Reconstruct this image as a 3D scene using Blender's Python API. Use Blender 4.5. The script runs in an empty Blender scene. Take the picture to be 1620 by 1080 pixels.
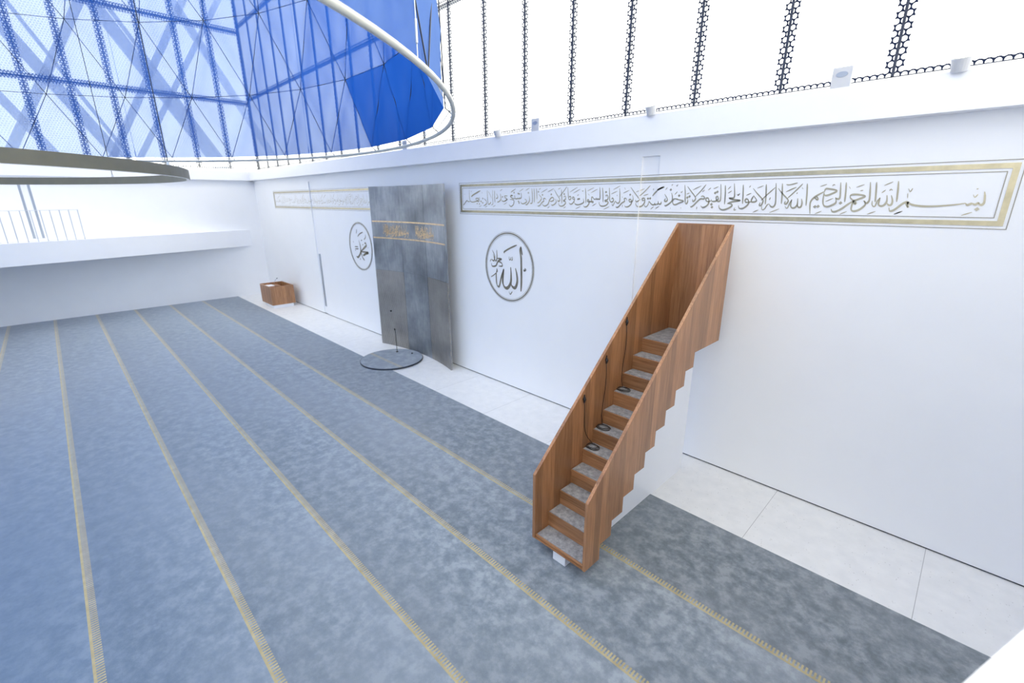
import bpy, math, random
from mathutils import Vector, Matrix, noise
random.seed(7)
sc = bpy.context.scene
COL = sc.collection

# ------------------------------------------------------------------ camera, world, exposure
H = 4.3106                       # camera height above the floor
cam_d = bpy.data.cameras.new('camera')
cam_d.sensor_width = 36.0
cam_d.lens = 722.7 / 1620.0 * 36.0
cam_d.dof.use_dof = True
cam_d.dof.focus_distance = 6.0
cam_d.dof.aperture_fstop = 1.0
cam_d.clip_start = 0.05
cam_d.clip_end = 400
cam = bpy.data.objects.new('camera', cam_d)
COL.objects.link(cam)
cam.matrix_world = (Matrix.Translation((0, 0, H)) @ Matrix.Rotation(0.7928, 4, 'Z')
                    @ Matrix.Rotation(math.pi / 2 - 0.3008, 4, 'X') @ Matrix.Rotation(-0.0036, 4, 'Z'))
sc.camera = cam

world = bpy.data.worlds.new('overcast_sky')
sc.world = world
world.use_nodes = True
wb = world.node_tree.nodes['Background']
wb.inputs[0].default_value = (1.03, 0.99, 0.88, 1)
wb.inputs[1].default_value = 3.2
sc.cycles.transparent_max_bounces = 24
sc.cycles.max_bounces = 14
sc.cycles.diffuse_bounces = 8
sc.view_settings.view_transform = 'Standard'
sc.view_settings.look = 'None'
sc.view_settings.gamma = 1.0
sc.view_settings.use_curve_mapping = False
sc.view_settings.exposure = 0.46

# ------------------------------------------------------------------ key dimensions
YW = 7.167          # prayer wall
XE = -24.158        # far end wall
XR = 2.30           # wall behind / right of the camera
YF = -12.9          # wall opposite the prayer wall
CX, CY = -10.93, -2.87
Z_SILL = 5.684
Z_TOP = 13.4

# ------------------------------------------------------------------ node helpers
class NT:
    def __init__(self, name):
        self.m = bpy.data.materials.new(name)
        self.m.use_nodes = True
        self.t = self.m.node_tree
        self.t.nodes.clear()
        self.out = self.n('ShaderNodeOutputMaterial')
    def n(self, typ, **kw):
        nd = self.t.nodes.new(typ)
        for k, v in kw.items():
            setattr(nd, k, v)
        return nd
    def link(self, a, b):
        self.t.links.new(a, b)
    def put(self, sock, v):
        if hasattr(v, 'is_output') or isinstance(v, bpy.types.NodeSocket):
            self.link(v, sock)
        else:
            if isinstance(v, tuple) and len(v) == 3 and sock.type == 'RGBA':
                v = (*v, 1)
            sock.default_value = v
    def math(self, op, a, b=0.0, c=0.0, clamp=False):
        nd = self.n('ShaderNodeMath', operation=op, use_clamp=clamp)
        self.put(nd.inputs[0], a); self.put(nd.inputs[1], b); self.put(nd.inputs[2], c)
        return nd.outputs[0]
    def pos(self):
        g = self.n('ShaderNodeNewGeometry')
        s = self.n('ShaderNodeSeparateXYZ')
        self.link(g.outputs['Position'], s.inputs[0])
        return g, s.outputs[0], s.outputs[1], s.outputs[2]
    def vec(self, x, y, z):
        c = self.n('ShaderNodeCombineXYZ')
        self.put(c.inputs[0], x); self.put(c.inputs[1], y); self.put(c.inputs[2], z)
        return c.outputs[0]
    def noise(self, vec, scale, detail=4, rough=0.55):
        nd = self.n('ShaderNodeTexNoise')
        self.put(nd.inputs['Vector'], vec)
        nd.inputs['Scale'].default_value = scale
        nd.inputs['Detail'].default_value = detail
        nd.inputs['Roughness'].default_value = rough
        return nd.outputs[0]
    def ramp(self, fac, stops):
        r = self.n('ShaderNodeValToRGB')
        els = r.color_ramp.elements
        while len(els) > 1:
            els.remove(els[-1])
        els[0].position = stops[0][0]; els[0].color = (*stops[0][1], 1)
        for p, c in stops[1:]:
            e = els.new(p); e.color = (*c, 1)
        self.put(r.inputs[0], fac)
        return r.outputs[0]
    def mixc(self, f, a, b, mode='MIX'):
        nd = self.n('ShaderNodeMix', data_type='RGBA', blend_type=mode)
        self.put(nd.inputs[0], f); self.put(nd.inputs[6], a); self.put(nd.inputs[7], b)
        return nd.outputs[2]
    def mixs(self, f, a, b):
        nd = self.n('ShaderNodeMixShader')
        self.put(nd.inputs[0], f); self.link(a, nd.inputs[1]); self.link(b, nd.inputs[2])
        return nd.outputs[0]
    def bsdf(self, color, rough=0.6, metal=0.0, spec=0.5, bump=None, bstr=0.2, bdist=0.01):
        b = self.n('ShaderNodeBsdfPrincipled')
        self.put(b.inputs['Base Color'], color)
        self.put(b.inputs['Roughness'], rough)
        self.put(b.inputs['Metallic'], metal)
        b.inputs['Specular IOR Level'].default_value = spec
        if bump is not None:
            bn = self.n('ShaderNodeBump')
            bn.inputs['Strength'].default_value = bstr
            bn.inputs['Distance'].default_value = bdist
            self.link(bump, bn.inputs['Height'])
            self.link(bn.outputs[0], b.inputs['Normal'])
        return b.outputs[0]
    def done(self, sh):
        self.link(sh, self.out.inputs[0])
        return self.m

def simple(name, color, rough=0.6, metal=0.0, spec=0.5, nscale=0, var=0.06):
    t = NT(name)
    c = color
    if nscale:
        g, x, y, z = t.pos()
        f = t.noise(g.outputs['Position'], nscale)
        lo = tuple(max(0, v * (1 - var)) for v in color); hi = tuple(min(1, v * (1 + var)) for v in color)
        c = t.ramp(f, [(0.3, lo), (0.7, hi)])
    return t.done(t.bsdf(c, rough, metal, spec))

# ------------------------------------------------------------------ materials
M = {}
M['wall'] = simple('white_wall_paint', (0.86, 0.87, 0.89), 0.55, nscale=1.2, var=0.012)
M['trim'] = simple('white_trim_paint', (0.88, 0.89, 0.92), 0.5, nscale=2.0, var=0.01)
M['white'] = simple('white_lacquer', (0.85, 0.865, 0.9), 0.35, nscale=3.0, var=0.01)
M['fixture'] = simple('white_powder_coat', (0.6, 0.61, 0.64), 0.4)
M['dark_gap'] = simple('dark_gap', (0.035, 0.04, 0.05), 0.8)
M['grey_strip'] = simple('brushed_grey_strip', (0.42, 0.46, 0.52), 0.4, 0.6)
M['gold'] = simple('gold_leaf', (0.56, 0.50, 0.34), 0.38, 0.85, nscale=9, var=0.12)
M['gold_line'] = simple('gold_fine_line', (0.33, 0.31, 0.26), 0.4, 0.6)
M['brass_line'] = simple('brass_inlay', (0.82, 0.62, 0.38), 0.32, 0.9, nscale=20, var=0.2)
M['black'] = simple('black_rubber', (0.012, 0.012, 0.014), 0.5)
M['steel_cable'] = simple('dark_steel_cable', (0.05, 0.06, 0.08), 0.45, 0.6)
M['pale_cable'] = simple('pale_steel_cable', (0.6, 0.62, 0.64), 0.35, 0.7)
M['tube'] = simple('ivory_painted_tube', (0.56, 0.565, 0.52), 0.35)
M['paper'] = simple('white_paper', (0.86, 0.86, 0.9), 0.7)
M['mullion'] = simple('dark_mullion', (0.02, 0.028, 0.055), 0.5)
M['concrete'] = simple('pale_concrete', (0.68, 0.70, 0.73), 0.8, nscale=1.5, var=0.1)
M['chandelier'] = simple('bronze_anodised_ring', (0.20, 0.18, 0.125), 0.5, 0.0, nscale=5, var=0.06)
M['slat'] = simple('pale_grey_rod', (0.62, 0.64, 0.68), 0.5)
M['lens'] = simple('frosted_lens', (0.92, 0.9, 0.88), 0.2)

def terrazzo():
    t = NT('white_terrazzo')
    g, x, y, z = t.pos()
    P = g.outputs['Position']
    v = t.n('ShaderNodeTexVoronoi'); t.put(v.inputs['Vector'], P); v.inputs['Scale'].default_value = 26
    spot = t.math('LESS_THAN', v.outputs['Distance'], 0.17)
    sel = t.math('GREATER_THAN', t.noise(P, 11, 2), 0.56)
    spot = t.math('MULTIPLY', spot, sel)
    base = t.ramp(t.noise(P, 5, 5), [(0.3, (0.72, 0.725, 0.73)), (0.7, (0.79, 0.79, 0.79))])
    c = t.mixc(t.math('MULTIPLY', spot, 0.45), base, (0.3, 0.29, 0.28))
    # fine joints between the slabs every 1.74 m
    u = t.math('FRACT', t.math('DIVIDE', t.math('ADD', x, 1.444 + 1.74 * 40), 1.74))
    j = t.math('LESS_THAN', u, 0.0034)
    c = t.mixc(j, c, (0.36, 0.36, 0.36))
    return t.done(t.bsdf(c, 0.45))
M['terrazzo'] = terrazzo()

def carpet_mat(name='blue_grey_carpet', rows=True, stripe_y=None):
    t = NT(name)
    g, x, y, z = t.pos()
    P = g.outputs['Position']
    f1 = t.noise(P, 5.5, 10, 0.72)
    f2 = t.noise(t.vec(t.math('MULTIPLY', x, 0.55), t.math('MULTIPLY', y, 0.8), 0), 0.55, 3)
    f3 = t.noise(P, 260, 2)
    c = t.ramp(f1, [(0.39, (0.15, 0.172, 0.19)), (0.5, (0.225, 0.252, 0.276)), (0.60, (0.335, 0.362, 0.39))])
    c = t.mixc(t.ramp(f2, [(0.40, (0, 0, 0)), (0.66, (0.55, 0.55, 0.55))]), c, (0.30, 0.32, 0.345))
    # dome's blue light painted in: grey pile at right turns blue down the hall
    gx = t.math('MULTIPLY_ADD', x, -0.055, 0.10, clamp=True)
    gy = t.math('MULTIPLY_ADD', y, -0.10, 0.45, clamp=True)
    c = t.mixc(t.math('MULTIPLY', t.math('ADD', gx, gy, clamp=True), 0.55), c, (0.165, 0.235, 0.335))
    if rows:
        rr = t.math('FRACT', t.math('DIVIDE', t.math('ADD', y, 0.539 + 1.2 * 20), 1.2))
        last = t.math('GREATER_THAN', y, 4.26)
        rr = t.math('ADD', t.math('MULTIPLY', rr, t.math('SUBTRACT', 1.0, last)), t.math('MULTIPLY', t.math('MULTIPLY', t.math('SUBTRACT', y, 4.26), 0.2), last))
        kk = t.math('MULTIPLY_ADD', rr, 0.26, 0.86)                    # nap shading painted in, lighter towards the next stripe
        c = t.mixc(1.0, c, t.vec(kk, kk, kk), 'MULTIPLY')
    # fall-off of light painted into the pile: darker blue away from the prayer wall
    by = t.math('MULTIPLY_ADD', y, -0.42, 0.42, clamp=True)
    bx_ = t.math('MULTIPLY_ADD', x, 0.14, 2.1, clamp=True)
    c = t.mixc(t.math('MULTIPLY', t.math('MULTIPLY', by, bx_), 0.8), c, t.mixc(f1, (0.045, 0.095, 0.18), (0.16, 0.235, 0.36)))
    c = t.mixc(0.22, c, f3, 'OVERLAY')
    if rows:
        r = t.math('FRACT', t.math('DIVIDE', t.math('ADD', y, 0.539 + 0.05 + 1.2 * 20), 1.2))
        r = t.math('MULTIPLY', r, 1.2)                                # metres above the stripe's lower edge
        in_rows = t.math('LESS_THAN', y, 4.6)
        solid = t.math('LESS_THAN', r, 0.024)
        body = t.math('LESS_THAN', r, 0.088)
        tooth = t.math('LESS_THAN', t.math('FRACT', t.math('DIVIDE', t.math('ADD', x, 60), 0.036)), 0.52)
        m = t.math('MAXIMUM', solid, t.math('MULTIPLY', body, tooth))
        m = t.math('MULTIPLY', m, in_rows)
    else:
        d = t.math('ABSOLUTE', t.math('SUBTRACT', y, stripe_y))
        m = t.math('MULTIPLY', t.math('LESS_THAN', d, 0.05), 0.45)
    gold = t.ramp(t.noise(P, 7, 3), [(0.3, (0.36, 0.30, 0.165)), (0.7, (0.47, 0.40, 0.24))])
    c = t.mixc(m, c, gold)
    sh = t.bsdf(c, 0.95, spec=0.15, bump=t.math('ADD', f1, f3), bstr=0.25, bdist=0.01)
    sh.node.inputs['Sheen Weight'].default_value = 0.38                # soft pile
    sh.node.inputs['Sheen Roughness'].default_value = 0.45
    return t.done(sh)
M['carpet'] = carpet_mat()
M['disc_carpet'] = carpet_mat('round_mat_carpet', False, 5.93)

def tread_carpet():
    t = NT('grey_tread_carpet')
    g, x, y, z = t.pos()
    P = g.outputs['Position']
    c = t.ramp(t.noise(P, 16, 6, 0.65), [(0.3, (0.2, 0.205, 0.215)), (0.7, (0.42, 0.42, 0.44))])
    c = t.mixc(0.3, c, t.noise(P, 180, 2), 'OVERLAY')
    return t.done(t.bsdf(c, 0.95, spec=0.1))
M['tread_carpet'] = tread_carpet()

def wood(name, along='z', tint=1.0):
    t = NT(name)
    g, x, y, z = t.pos()
    if along == 'z':
        w = t.math('ADD', x, y); gv = t.vec(t.math('MULTIPLY', x, 1), t.math('MULTIPLY', y, 1), t.math('MULTIPLY', z, 0.06)); l = z
    else:
        w = t.math('ADD', y, z); gv = t.vec(t.math('MULTIPLY', x, 0.06), y, z); l = x
    plank = t.math('FLOOR', t.math('DIVIDE', t.math('ADD', w, 40), 0.115))
    wn = t.n('ShaderNodeTexWhiteNoise', noise_dimensions='1D'); t.put(wn.inputs['W'], plank)
    grain = t.noise(gv, 42, 5, 0.6)
    fig = t.noise(gv, 9, 4, 0.6)
    a = t.ramp(grain, [(0.3, (0.22 * tint, 0.098 * tint, 0.04 * tint)), (0.52, (0.34 * tint, 0.165 * tint, 0.075 * tint)), (0.75, (0.44 * tint, 0.235 * tint, 0.115 * tint))])
    b = t.mixc(t.math('MULTIPLY', fig, 0.5), a, (0.27 * tint, 0.125 * tint, 0.052 * tint))
    k = t.math('MULTIPLY_ADD', wn.outputs[0], 0.42, 0.78)
    c = t.mixc(1.0, b, t.vec(k, k, k), 'MULTIPLY')
    return t.done(t.bsdf(c, 0.38, spec=0.65, bump=grain, bstr=0.06, bdist=0.002))
M['wood'] = wood('cherry_wood_vertical', 'z', 1.12)
M['wood_h'] = wood('cherry_wood_lengthwise', 'x', 1.05)
M['wood_edge'] = wood('cherry_wood_light_edge', 'x', 1.25)

def metal_sheet(name, brown=False):
    t = NT(name)
    g, x, y, z = t.pos()
    P = g.outputs['Position']
    oi = t.n('ShaderNodeObjectInfo')
    n1 = t.noise(P, 1.1, 6, 0.58)
    n2 = t.noise(t.vec(t.math('MULTIPLY', x, 6), y, t.math('MULTIPLY', z, 0.8)), 3.0, 4)
    f = t.math('ADD', t.math('MULTIPLY', n1, 0.78), t.math('MULTIPLY', n2, 0.22))
    if brown:
        c = t.ramp(f, [(0.32, (0.2, 0.195, 0.185)), (0.52, (0.31, 0.30, 0.285)), (0.7, (0.42, 0.405, 0.385))])
        s = t.math('SINE', t.math('MULTIPLY', t.math('ADD', x, t.math('MULTIPLY', z, 0.5)), 70))
        s2 = t.math('SINE', t.math('MULTIPLY', t.math('SUBTRACT', x, t.math('MULTIPLY', z, 0.5)), 70))
        h = t.math('GREATER_THAN', t.math('MAXIMUM', s, s2), 0.86)
        c = t.mixc(t.math('MULTIPLY', h, 0.28), c, (0.45, 0.42, 0.38))
    else:
        c = t.ramp(f, [(0.34, (0.19, 0.205, 0.225)), (0.5, (0.30, 0.325, 0.35)), (0.68, (0.50, 0.52, 0.54))])
    k = t.math('MULTIPLY_ADD', oi.outputs['Random'], 0.22, 0.88)
    c = t.mixc(1.0, c, t.vec(k, k, k), 'MULTIPLY')
    rg = t.math('MULTIPLY_ADD', n1, 0.2, 0.36)
    return t.done(t.bsdf(c, rg, 0.8))
M['sheet'] = metal_sheet('patinated_steel')
M['sheet_brown'] = metal_sheet('etched_brown_steel', True)
M['sheet_edge'] = simple('steel_edge', (0.3, 0.32, 0.35), 0.4, 0.8)

def fabric():
    # a woven mesh: what passes straight through falls with the slant of the view through the weave
    t = NT('blue_mesh_fabric')
    g, x, y, z = t.pos()
    at = t.n('ShaderNodeAttribute', attribute_name='weave')
    dt = t.n('ShaderNodeVectorMath', operation='DOT_PRODUCT')
    t.link(g.outputs['Incoming'], dt.inputs[0]); t.link(g.outputs['Normal'], dt.inputs[1])
    c = t.math('MAXIMUM', t.math('ABSOLUTE', dt.outputs['Value']), 0.12)
    open_ = t.math('POWER', at.outputs['Fac'], t.math('DIVIDE', 1.0, c))
    n = t.noise(g.outputs['Position'], 0.6, 3)
    col = t.ramp(n, [(0.3, (0.010, 0.07, 0.36)), (0.7, (0.018, 0.095, 0.43))])
    d = t.n('ShaderNodeBsdfDiffuse'); t.put(d.inputs[0], t.mixc(g.outputs['Backfacing'], (0.26, 0.42, 0.80), (0.012, 0.06, 0.28)))   # sky light painted in: outer face paler, inner face darker
    tr = t.n('ShaderNodeBsdfTranslucent'); t.put(tr.inputs[0], col)
    body = t.mixs(0.55, d.outputs[0], tr.outputs[0])
    tp = t.n('ShaderNodeBsdfTransparent'); tp.inputs[0].default_value = (0.72, 0.85, 1.0, 1)
    return t.done(t.mixs(open_, body, tp.outputs[0]))
M['fabric'] = fabric()

def glass(name, axis, origin, pitch, transoms, base, fw=0.092, cell=0.074):
    """glazing with a printed hexagon frit: dark beside the frames, pale dots elsewhere"""
    t = NT(name)
    g, x, y, z = t.pos()
    p = x if axis == 'x' else y
    u = t.math('FRACT', t.math('DIVIDE', t.math('ADD', p, -origin + pitch * 60), pitch))
    u = t.math('MULTIPLY', u, pitch)
    u = t.math('MINIMUM', u, t.math('SUBTRACT', pitch, u))          # distance to nearest mullion
    v = t.math('SUBTRACT', z, base)
    W = cell; A = W * math.sqrt(3)
    def lattice(ox, oy):
        a = t.math('SUBTRACT', t.math('FRACT', t.math('ADD', t.math('DIVIDE', t.math('SUBTRACT', u, ox), W), 20.5)), 0.5)
        b = t.math('SUBTRACT', t.math('FRACT', t.math('ADD', t.math('DIVIDE', t.math('SUBTRACT', v, oy), A), 200.5)), 0.5)
        a = t.math('MULTIPLY', a, W); b = t.math('MULTIPLY', b, A)
        return t.math('SQRT', t.math('ADD', t.math('MULTIPLY', a, a), t.math('MULTIPLY', b, b)))
    d = t.math('MINIMUM', lattice(W / 2, 0.03), lattice(0.0, 0.03 + A / 2))
    ring = t.math('GREATER_THAN', d, cell * 0.392)
    edge = t.math('LESS_THAN', u, fw)
    edge = t.math('MAXIMUM', edge, t.math('LESS_THAN', v, 0.075))
    for zt in transoms:
        edge = t.math('MAXIMUM', edge, t.math('LESS_THAN', t.math('ABSOLUTE', t.math('SUBTRACT', z, zt)), fw + 0.01))
    dark = t.math('MULTIPLY', ring, edge)
    dot = t.math('SUBTRACT', 1.0, ring)
    dt = t.n('ShaderNodeVectorMath', operation='DOT_PRODUCT')
    t.link(g.outputs['Incoming'], dt.inputs[0]); t.link(g.outputs['Normal'], dt.inputs[1])
    cs = t.math('MAXIMUM', t.math('ABSOLUTE', dt.outputs['Value']), 0.1)
    film = t.math('POWER', 0.80, t.math('SUBTRACT', t.math('DIVIDE', 1.0, cs), 1.0))   # longer way through the film
    clear = t.n('ShaderNodeBsdfTransparent'); t.put(clear.inputs[0], t.vec(film, film, film))
    milk = t.n('ShaderNodeBsdfTranslucent'); t.put(milk.inputs[0], t.mixc(1.0, t.mixc(dot, (0.96, 0.97, 1.0), (0.66, 0.72, 0.80)), t.vec(film, film, film), 'MULTIPLY'))
    ink = t.n('ShaderNodeBsdfDiffuse'); ink.inputs[0].default_value = (0.02, 0.028, 0.06, 1)
    body = t.mixs(t.math('MULTIPLY_ADD', dot, 0.34, 0.36), clear.outputs[0], milk.outputs[0])
    return t.done(t.mixs(dark, body, ink.outputs[0]))
TRB = [8.62, 11.45]; TRE = [8.47, 11.25]
M['glass_back'] = glass('fritted_glass_prayer_side', 'x', -1.188, 1.225, TRB, Z_SILL)
M['glass_end'] = glass('fritted_glass_end_side', 'y', 6.45, 1.2, TRE, Z_SILL, 0.12, 0.085)

# ------------------------------------------------------------------ mesh helper
class MB:
    def __init__(self):
        self.v = []; self.f = []
    def box(self, x0, x1, y0, y1, z0, z1):
        i = len(self.v)
        self.v += [(x, y, z) for z in (z0, z1) for y in (y0, y1) for x in (x0, x1)]
        self.f += [tuple(i + k for k in q) for q in ((0, 2, 3, 1), (4, 5, 7, 6), (0, 1, 5, 4), (2, 6, 7, 3), (0, 4, 6, 2), (1, 3, 7, 5))]
        return self
    def prism(self, poly, axis, a, b):
        """polygon in the two other axes extruded along axis; (y,z) for x, (x,z) for y, (x,y) for z"""
        i = len(self.v); n = len(poly)
        for t in (a, b):
            for p, q in poly:
                self.v.append((t, p, q) if axis == 'x' else (p, t, q) if axis == 'y' else (p, q, t))
        self.f.append(tuple(range(i, i + n))); self.f.append(tuple(range(i + 2 * n - 1, i + n - 1, -1)))
        for k in range(n):
            k2 = (k + 1) % n
            self.f.append((i + k, i + n + k, i + n + k2, i + k2))
        return self
    def tube(self, pts, r, n=8, closed=False):
        pts = [Vector(p) for p in pts]; m = len(pts); i = len(self.v)
        prev = None
        for k, p in enumerate(pts):
            if closed:
                d = pts[(k + 1) % m] - pts[k - 1]
            else:
                d = pts[min(k + 1, m - 1)] - pts[max(k - 1, 0)]
            d.normalize()
            if prev is None:
                up = Vector((0, 0, 1)) if abs(d.z) < 0.9 else Vector((1, 0, 0))
                a = d.cross(up).normalized()
            else:
                a = (prev - d * prev.dot(d)).normalized()
            prev = a; b = d.cross(a)
            rr = r[k] if isinstance(r, (list, tuple)) else r
            for s in range(n):
                t = 2 * math.pi * s / n
                self.v.append(tuple(p + a * (rr * math.cos(t)) + b * (rr * math.sin(t))))
        seg = m if closed else m - 1
        for k in range(seg):
            k2 = (k + 1) % m
            for s in range(n):
                s2 = (s + 1) % n
                self.f.append((i + k * n + s, i + k * n + s2, i + k2 * n + s2, i + k2 * n + s))
        if not closed:
            self.f.append(tuple(i + s for s in range(n - 1, -1, -1)))
            self.f.append(tuple(i + (m - 1) * n + s for s in range(n)))
        return self
    def lathe(self, prof, cx, cy, n=48, a0=0, a1=2 * math.pi):
        """prof: closed list of (r,z)"""
        i = len(self.v); m = len(prof); full = abs(a1 - a0 - 2 * math.pi) < 1e-6
        cnt = n if full else n + 1
        for k in range(cnt):
            t = a0 + (a1 - a0) * k / n
            for r, z in prof:
                self.v.append((cx + r * math.cos(t), cy + r * math.sin(t), z))
        for k in range(n):
            k2 = (k + 1) % cnt
            for s in range(m):
                s2 = (s + 1) % m
                self.f.append((i + k * m + s, i + k2 * m + s, i + k2 * m + s2, i + k * m + s2))
        return self
    def build(self, name, mat, parent=None, bevel=0, smooth=False):
        me = bpy.data.meshes.new(name)
        org = Vector((0, 0, 0))
        if parent is not None:
            org = Vector(parent['_org'])
        else:
            xs = [p[0] for p in self.v]; ys = [p[1] for p in self.v]; zs = [p[2] for p in self.v]
            org = Vector(((min(xs) + max(xs)) / 2, (min(ys) + max(ys)) / 2, min(zs)))
        me.from_pydata([tuple(Vector(p) - org) for p in self.v], [], self.f)
        me.validate()
        import bmesh
        bm = bmesh.new(); bm.from_mesh(me)
        bmesh.ops.recalc_face_normals(bm, faces=bm.faces)
        bm.to_mesh(me); bm.free()
        me.materials.append(mat)
        o = bpy.data.objects.new(name, me)
        COL.objects.link(o)
        if parent is not None:
            o.parent = parent
        else:
            o.location = org
        o['_org'] = tuple(org)
        if bevel:
            b = o.modifiers.new('edge', 'BEVEL'); b.width = bevel; b.segments = 2; b.limit_method = 'ANGLE'
        if smooth:
            for p in me.polygons:
                p.use_smooth = True
        return o

def thing(name, loc, label, cat, group=None, kind=None):
    o = bpy.data.objects.new(name, None)
    o.empty_display_size = 0.1
    COL.objects.link(o)
    o.location = loc
    o['_org'] = tuple(loc)
    return tag(o, label, cat, group, kind)

def tag(o, label=None, cat=None, group=None, kind=None):
    if label: o['label'] = label
    if cat: o['category'] = cat
    if group: o['group'] = group
    if kind: o['kind'] = kind
    return o

def struct(o, label=None):
    o['kind'] = 'structure'
    if label: o['label'] = label
    return o

# ------------------------------------------------------------------ the setting
struct(MB().box(XE - 1.2, XR + 1.2, YF - 1.2, YW + 1.2, -0.3, 0.0).build('floor', M['terrazzo']), 'white speckled terrazzo floor')
RECESS = [(-17.96, -17.64), (-4.22, -3.90)]
RZ = 4.975
RD = 0.035
def wall_y(x, z=4.3):
    return YW + RD if any(a < x < b for a, b in RECESS) and z < RZ else YW

w = MB()
w.box(XE - 0.5, XR + 0.5, YW + RD, YW + 0.5, 0.0, 5.3)
xs = [XE - 0.5] + [v for r in RECESS for v in r] + [XR + 0.5]
for a, b in zip(xs[::2], xs[1::2]):
    w.box(a, b, YW, YW + RD, 0.022, RZ)
w.box(XE - 0.5, XR + 0.5, YW, YW + RD, RZ, 5.3)
struct(w.build('wall_back', M['wall']), 'white prayer wall with two tall narrow recesses')
SL = (-0.46, -0.15)
w = MB()
w.box(XE - 0.5, XE - 0.04, YF - 0.5, YW, 0, 5.3)
w.box(XE - 0.04, XE, YF - 0.5, SL[0], 0, 5.3); w.box(XE - 0.04, XE, SL[1], YW, 0, 5.3)
w.box(XE - 0.04, XE, SL[0], SL[1], 4.9, 5.3)
struct(w.build('wall_left', M['wall']), 'white end wall behind the balcony')
struct(MB().box(XR, XR + 0.5, YF - 0.5, YW, 0, 5.3).build('wall_right', M['wall']))
struct(MB().box(XE, XR, YF - 0.5, YF, 0, 5.3).build('wall_front', M['wall']))
struct(MB().box(XE, XR, YW + 0.012, YW + 0.03, 0.0, 0.021).build('baseboard_back', M['dark_gap']), 'dark shadow gap at the foot of the prayer wall')

# parapet rims above the walls, overhanging into the room
pf = [(-0.2, 5.175), (-0.2, 5.555), (0.36, 5.684), (0.9, 5.684), (0.9, 5.175)]
struct(MB().prism([(YW + a, z) for a, z in pf], 'x', XE - 0.9, XR + 0.9).build('trim_1', M['trim']), 'white parapet rim above the prayer wall')
struct(MB().prism([(XE - a, z) for a, z in pf], 'y', YF - 0.9, YW + 0.9).build('trim_2', M['trim']), 'white parapet rim above the end wall')
struct(MB().prism([(XR + a, z) for a, z in pf], 'y', YF - 0.9, YW + 0.9).build('trim_3', M['trim']))
struct(MB().prism([(YF - a, z) for a, z in pf], 'x', XE - 0.9, XR + 0.9).build('trim_4', M['trim']))

# glazed facades on the four sides
def facade(name, axis, plane, lo, hi, origin, pitch, transoms, mat, sgn, label):
    root = struct(thing(name, ((lo + hi) / 2 if axis == 'x' else plane, plane if axis == 'x' else (lo + hi) / 2, Z_SILL), label, None, None, 'structure'))
    ks = []
    k = math.floor((lo - origin) / pitch)
    while origin + k * pitch < hi + pitch:
        c = origin + k * pitch
        if lo <= c <= hi: ks.append(c)
        k += 1
    edges = [lo] + [c for c in ks if c - lo > 0.1 and hi - c > 0.1] + [hi]
    def bx(mb, a, b, d0, d1, z0, z1):
        if axis == 'x': mb.box(a, b, *sorted((plane + sgn * d0, plane + sgn * d1)), z0, z1)
        else: mb.box(*sorted((plane + sgn * d0, plane + sgn * d1)), a, b, z0, z1)
        return mb
    for a, b in zip(edges[:-1], edges[1:]):
        mb = MB(); i = 0
        if axis == 'x': mb.v = [(a, plane, Z_SILL), (b, plane, Z_SILL), (b, plane, Z_TOP), (a, plane, Z_TOP)]
        else: mb.v = [(plane, a, Z_SILL), (plane, b, Z_SILL), (plane, b, Z_TOP), (plane, a, Z_TOP)]
        mb.f = [(0, 1, 2, 3)]
        mb.build('glass_pane', mat, root)
    for c in edges:
        bx(MB(), c - 0.014, c + 0.014, -0.02, 0.05, Z_SILL, Z_TOP).build('mullion', M['mullion'], root)
    for zt in transoms:
        bx(MB(), lo, hi, 0.03, 0.09, zt - 0.035, zt + 0.035).build('transom', M['mullion'], root)
    bx(MB(), lo, hi, -0.02, 0.03, Z_SILL, Z_SILL + 0.02).build('sill_bar', M['mullion'], root)
    return root
facade('window_1', 'x', 7.6, XE - 0.45, XR + 0.45, -1.188, 1.225, TRB, M['glass_back'], 1, 'tall white glazing above the prayer wall')
facade('window_2', 'y', XE - 0.45, YF - 0.45, 7.6, 6.45, 1.2, TRE, M['glass_end'], -1, 'tall glazing above the end wall')
facade('window_3', 'y', XR + 0.45, YF - 0.45, 7.6, 6.45, 2.4, TRE[:1], M['glass_end'], 1, None)
facade('window_4', 'x', YF - 0.45, XE - 0.45, XR + 0.45, -1.188, 2.45, TRB[:1], M['glass_back'], -1, None)

# roof slab with the round opening of the dome
c = MB(); N = 64; RO = 9.4
x0, x1, y0, y1 = XE - 0.5, XR + 0.5, YF - 0.5, 7.65
ring_i = [(CX + RO * math.cos(2 * math.pi * k / N), CY + RO * math.sin(2 * math.pi * k / N)) for k in range(N)]
ring_o = []
for k in range(N):
    t = 2 * math.pi * k / N; dx, dy = math.cos(t), math.sin(t)
    s = min(((x1 - CX) / dx if dx > 1e-9 else (x0 - CX) / dx if dx < -1e-9 else 1e9), ((y1 - CY) / dy if dy > 1e-9 else (y0 - CY) / dy if dy < -1e-9 else 1e9))
    ring_o.append((CX + s * dx, CY + s * dy))
for zz in (Z_TOP, Z_TOP + 0.3):
    c.v += [(x, y, zz) for x, y in ring_i] + [(x, y, zz) for x, y in ring_o]
for k in range(N):
    k2 = (k + 1) % N
    c.f.append((k, k2, N + k2, N + k)); c.f.append((2 * N + k, 3 * N + k, 3 * N + k2, 2 * N + k2))
    c.f.append((k, 2 * N + k, 2 * N + k2, k2))
struct(c.build('ceiling', M['trim']))

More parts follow.
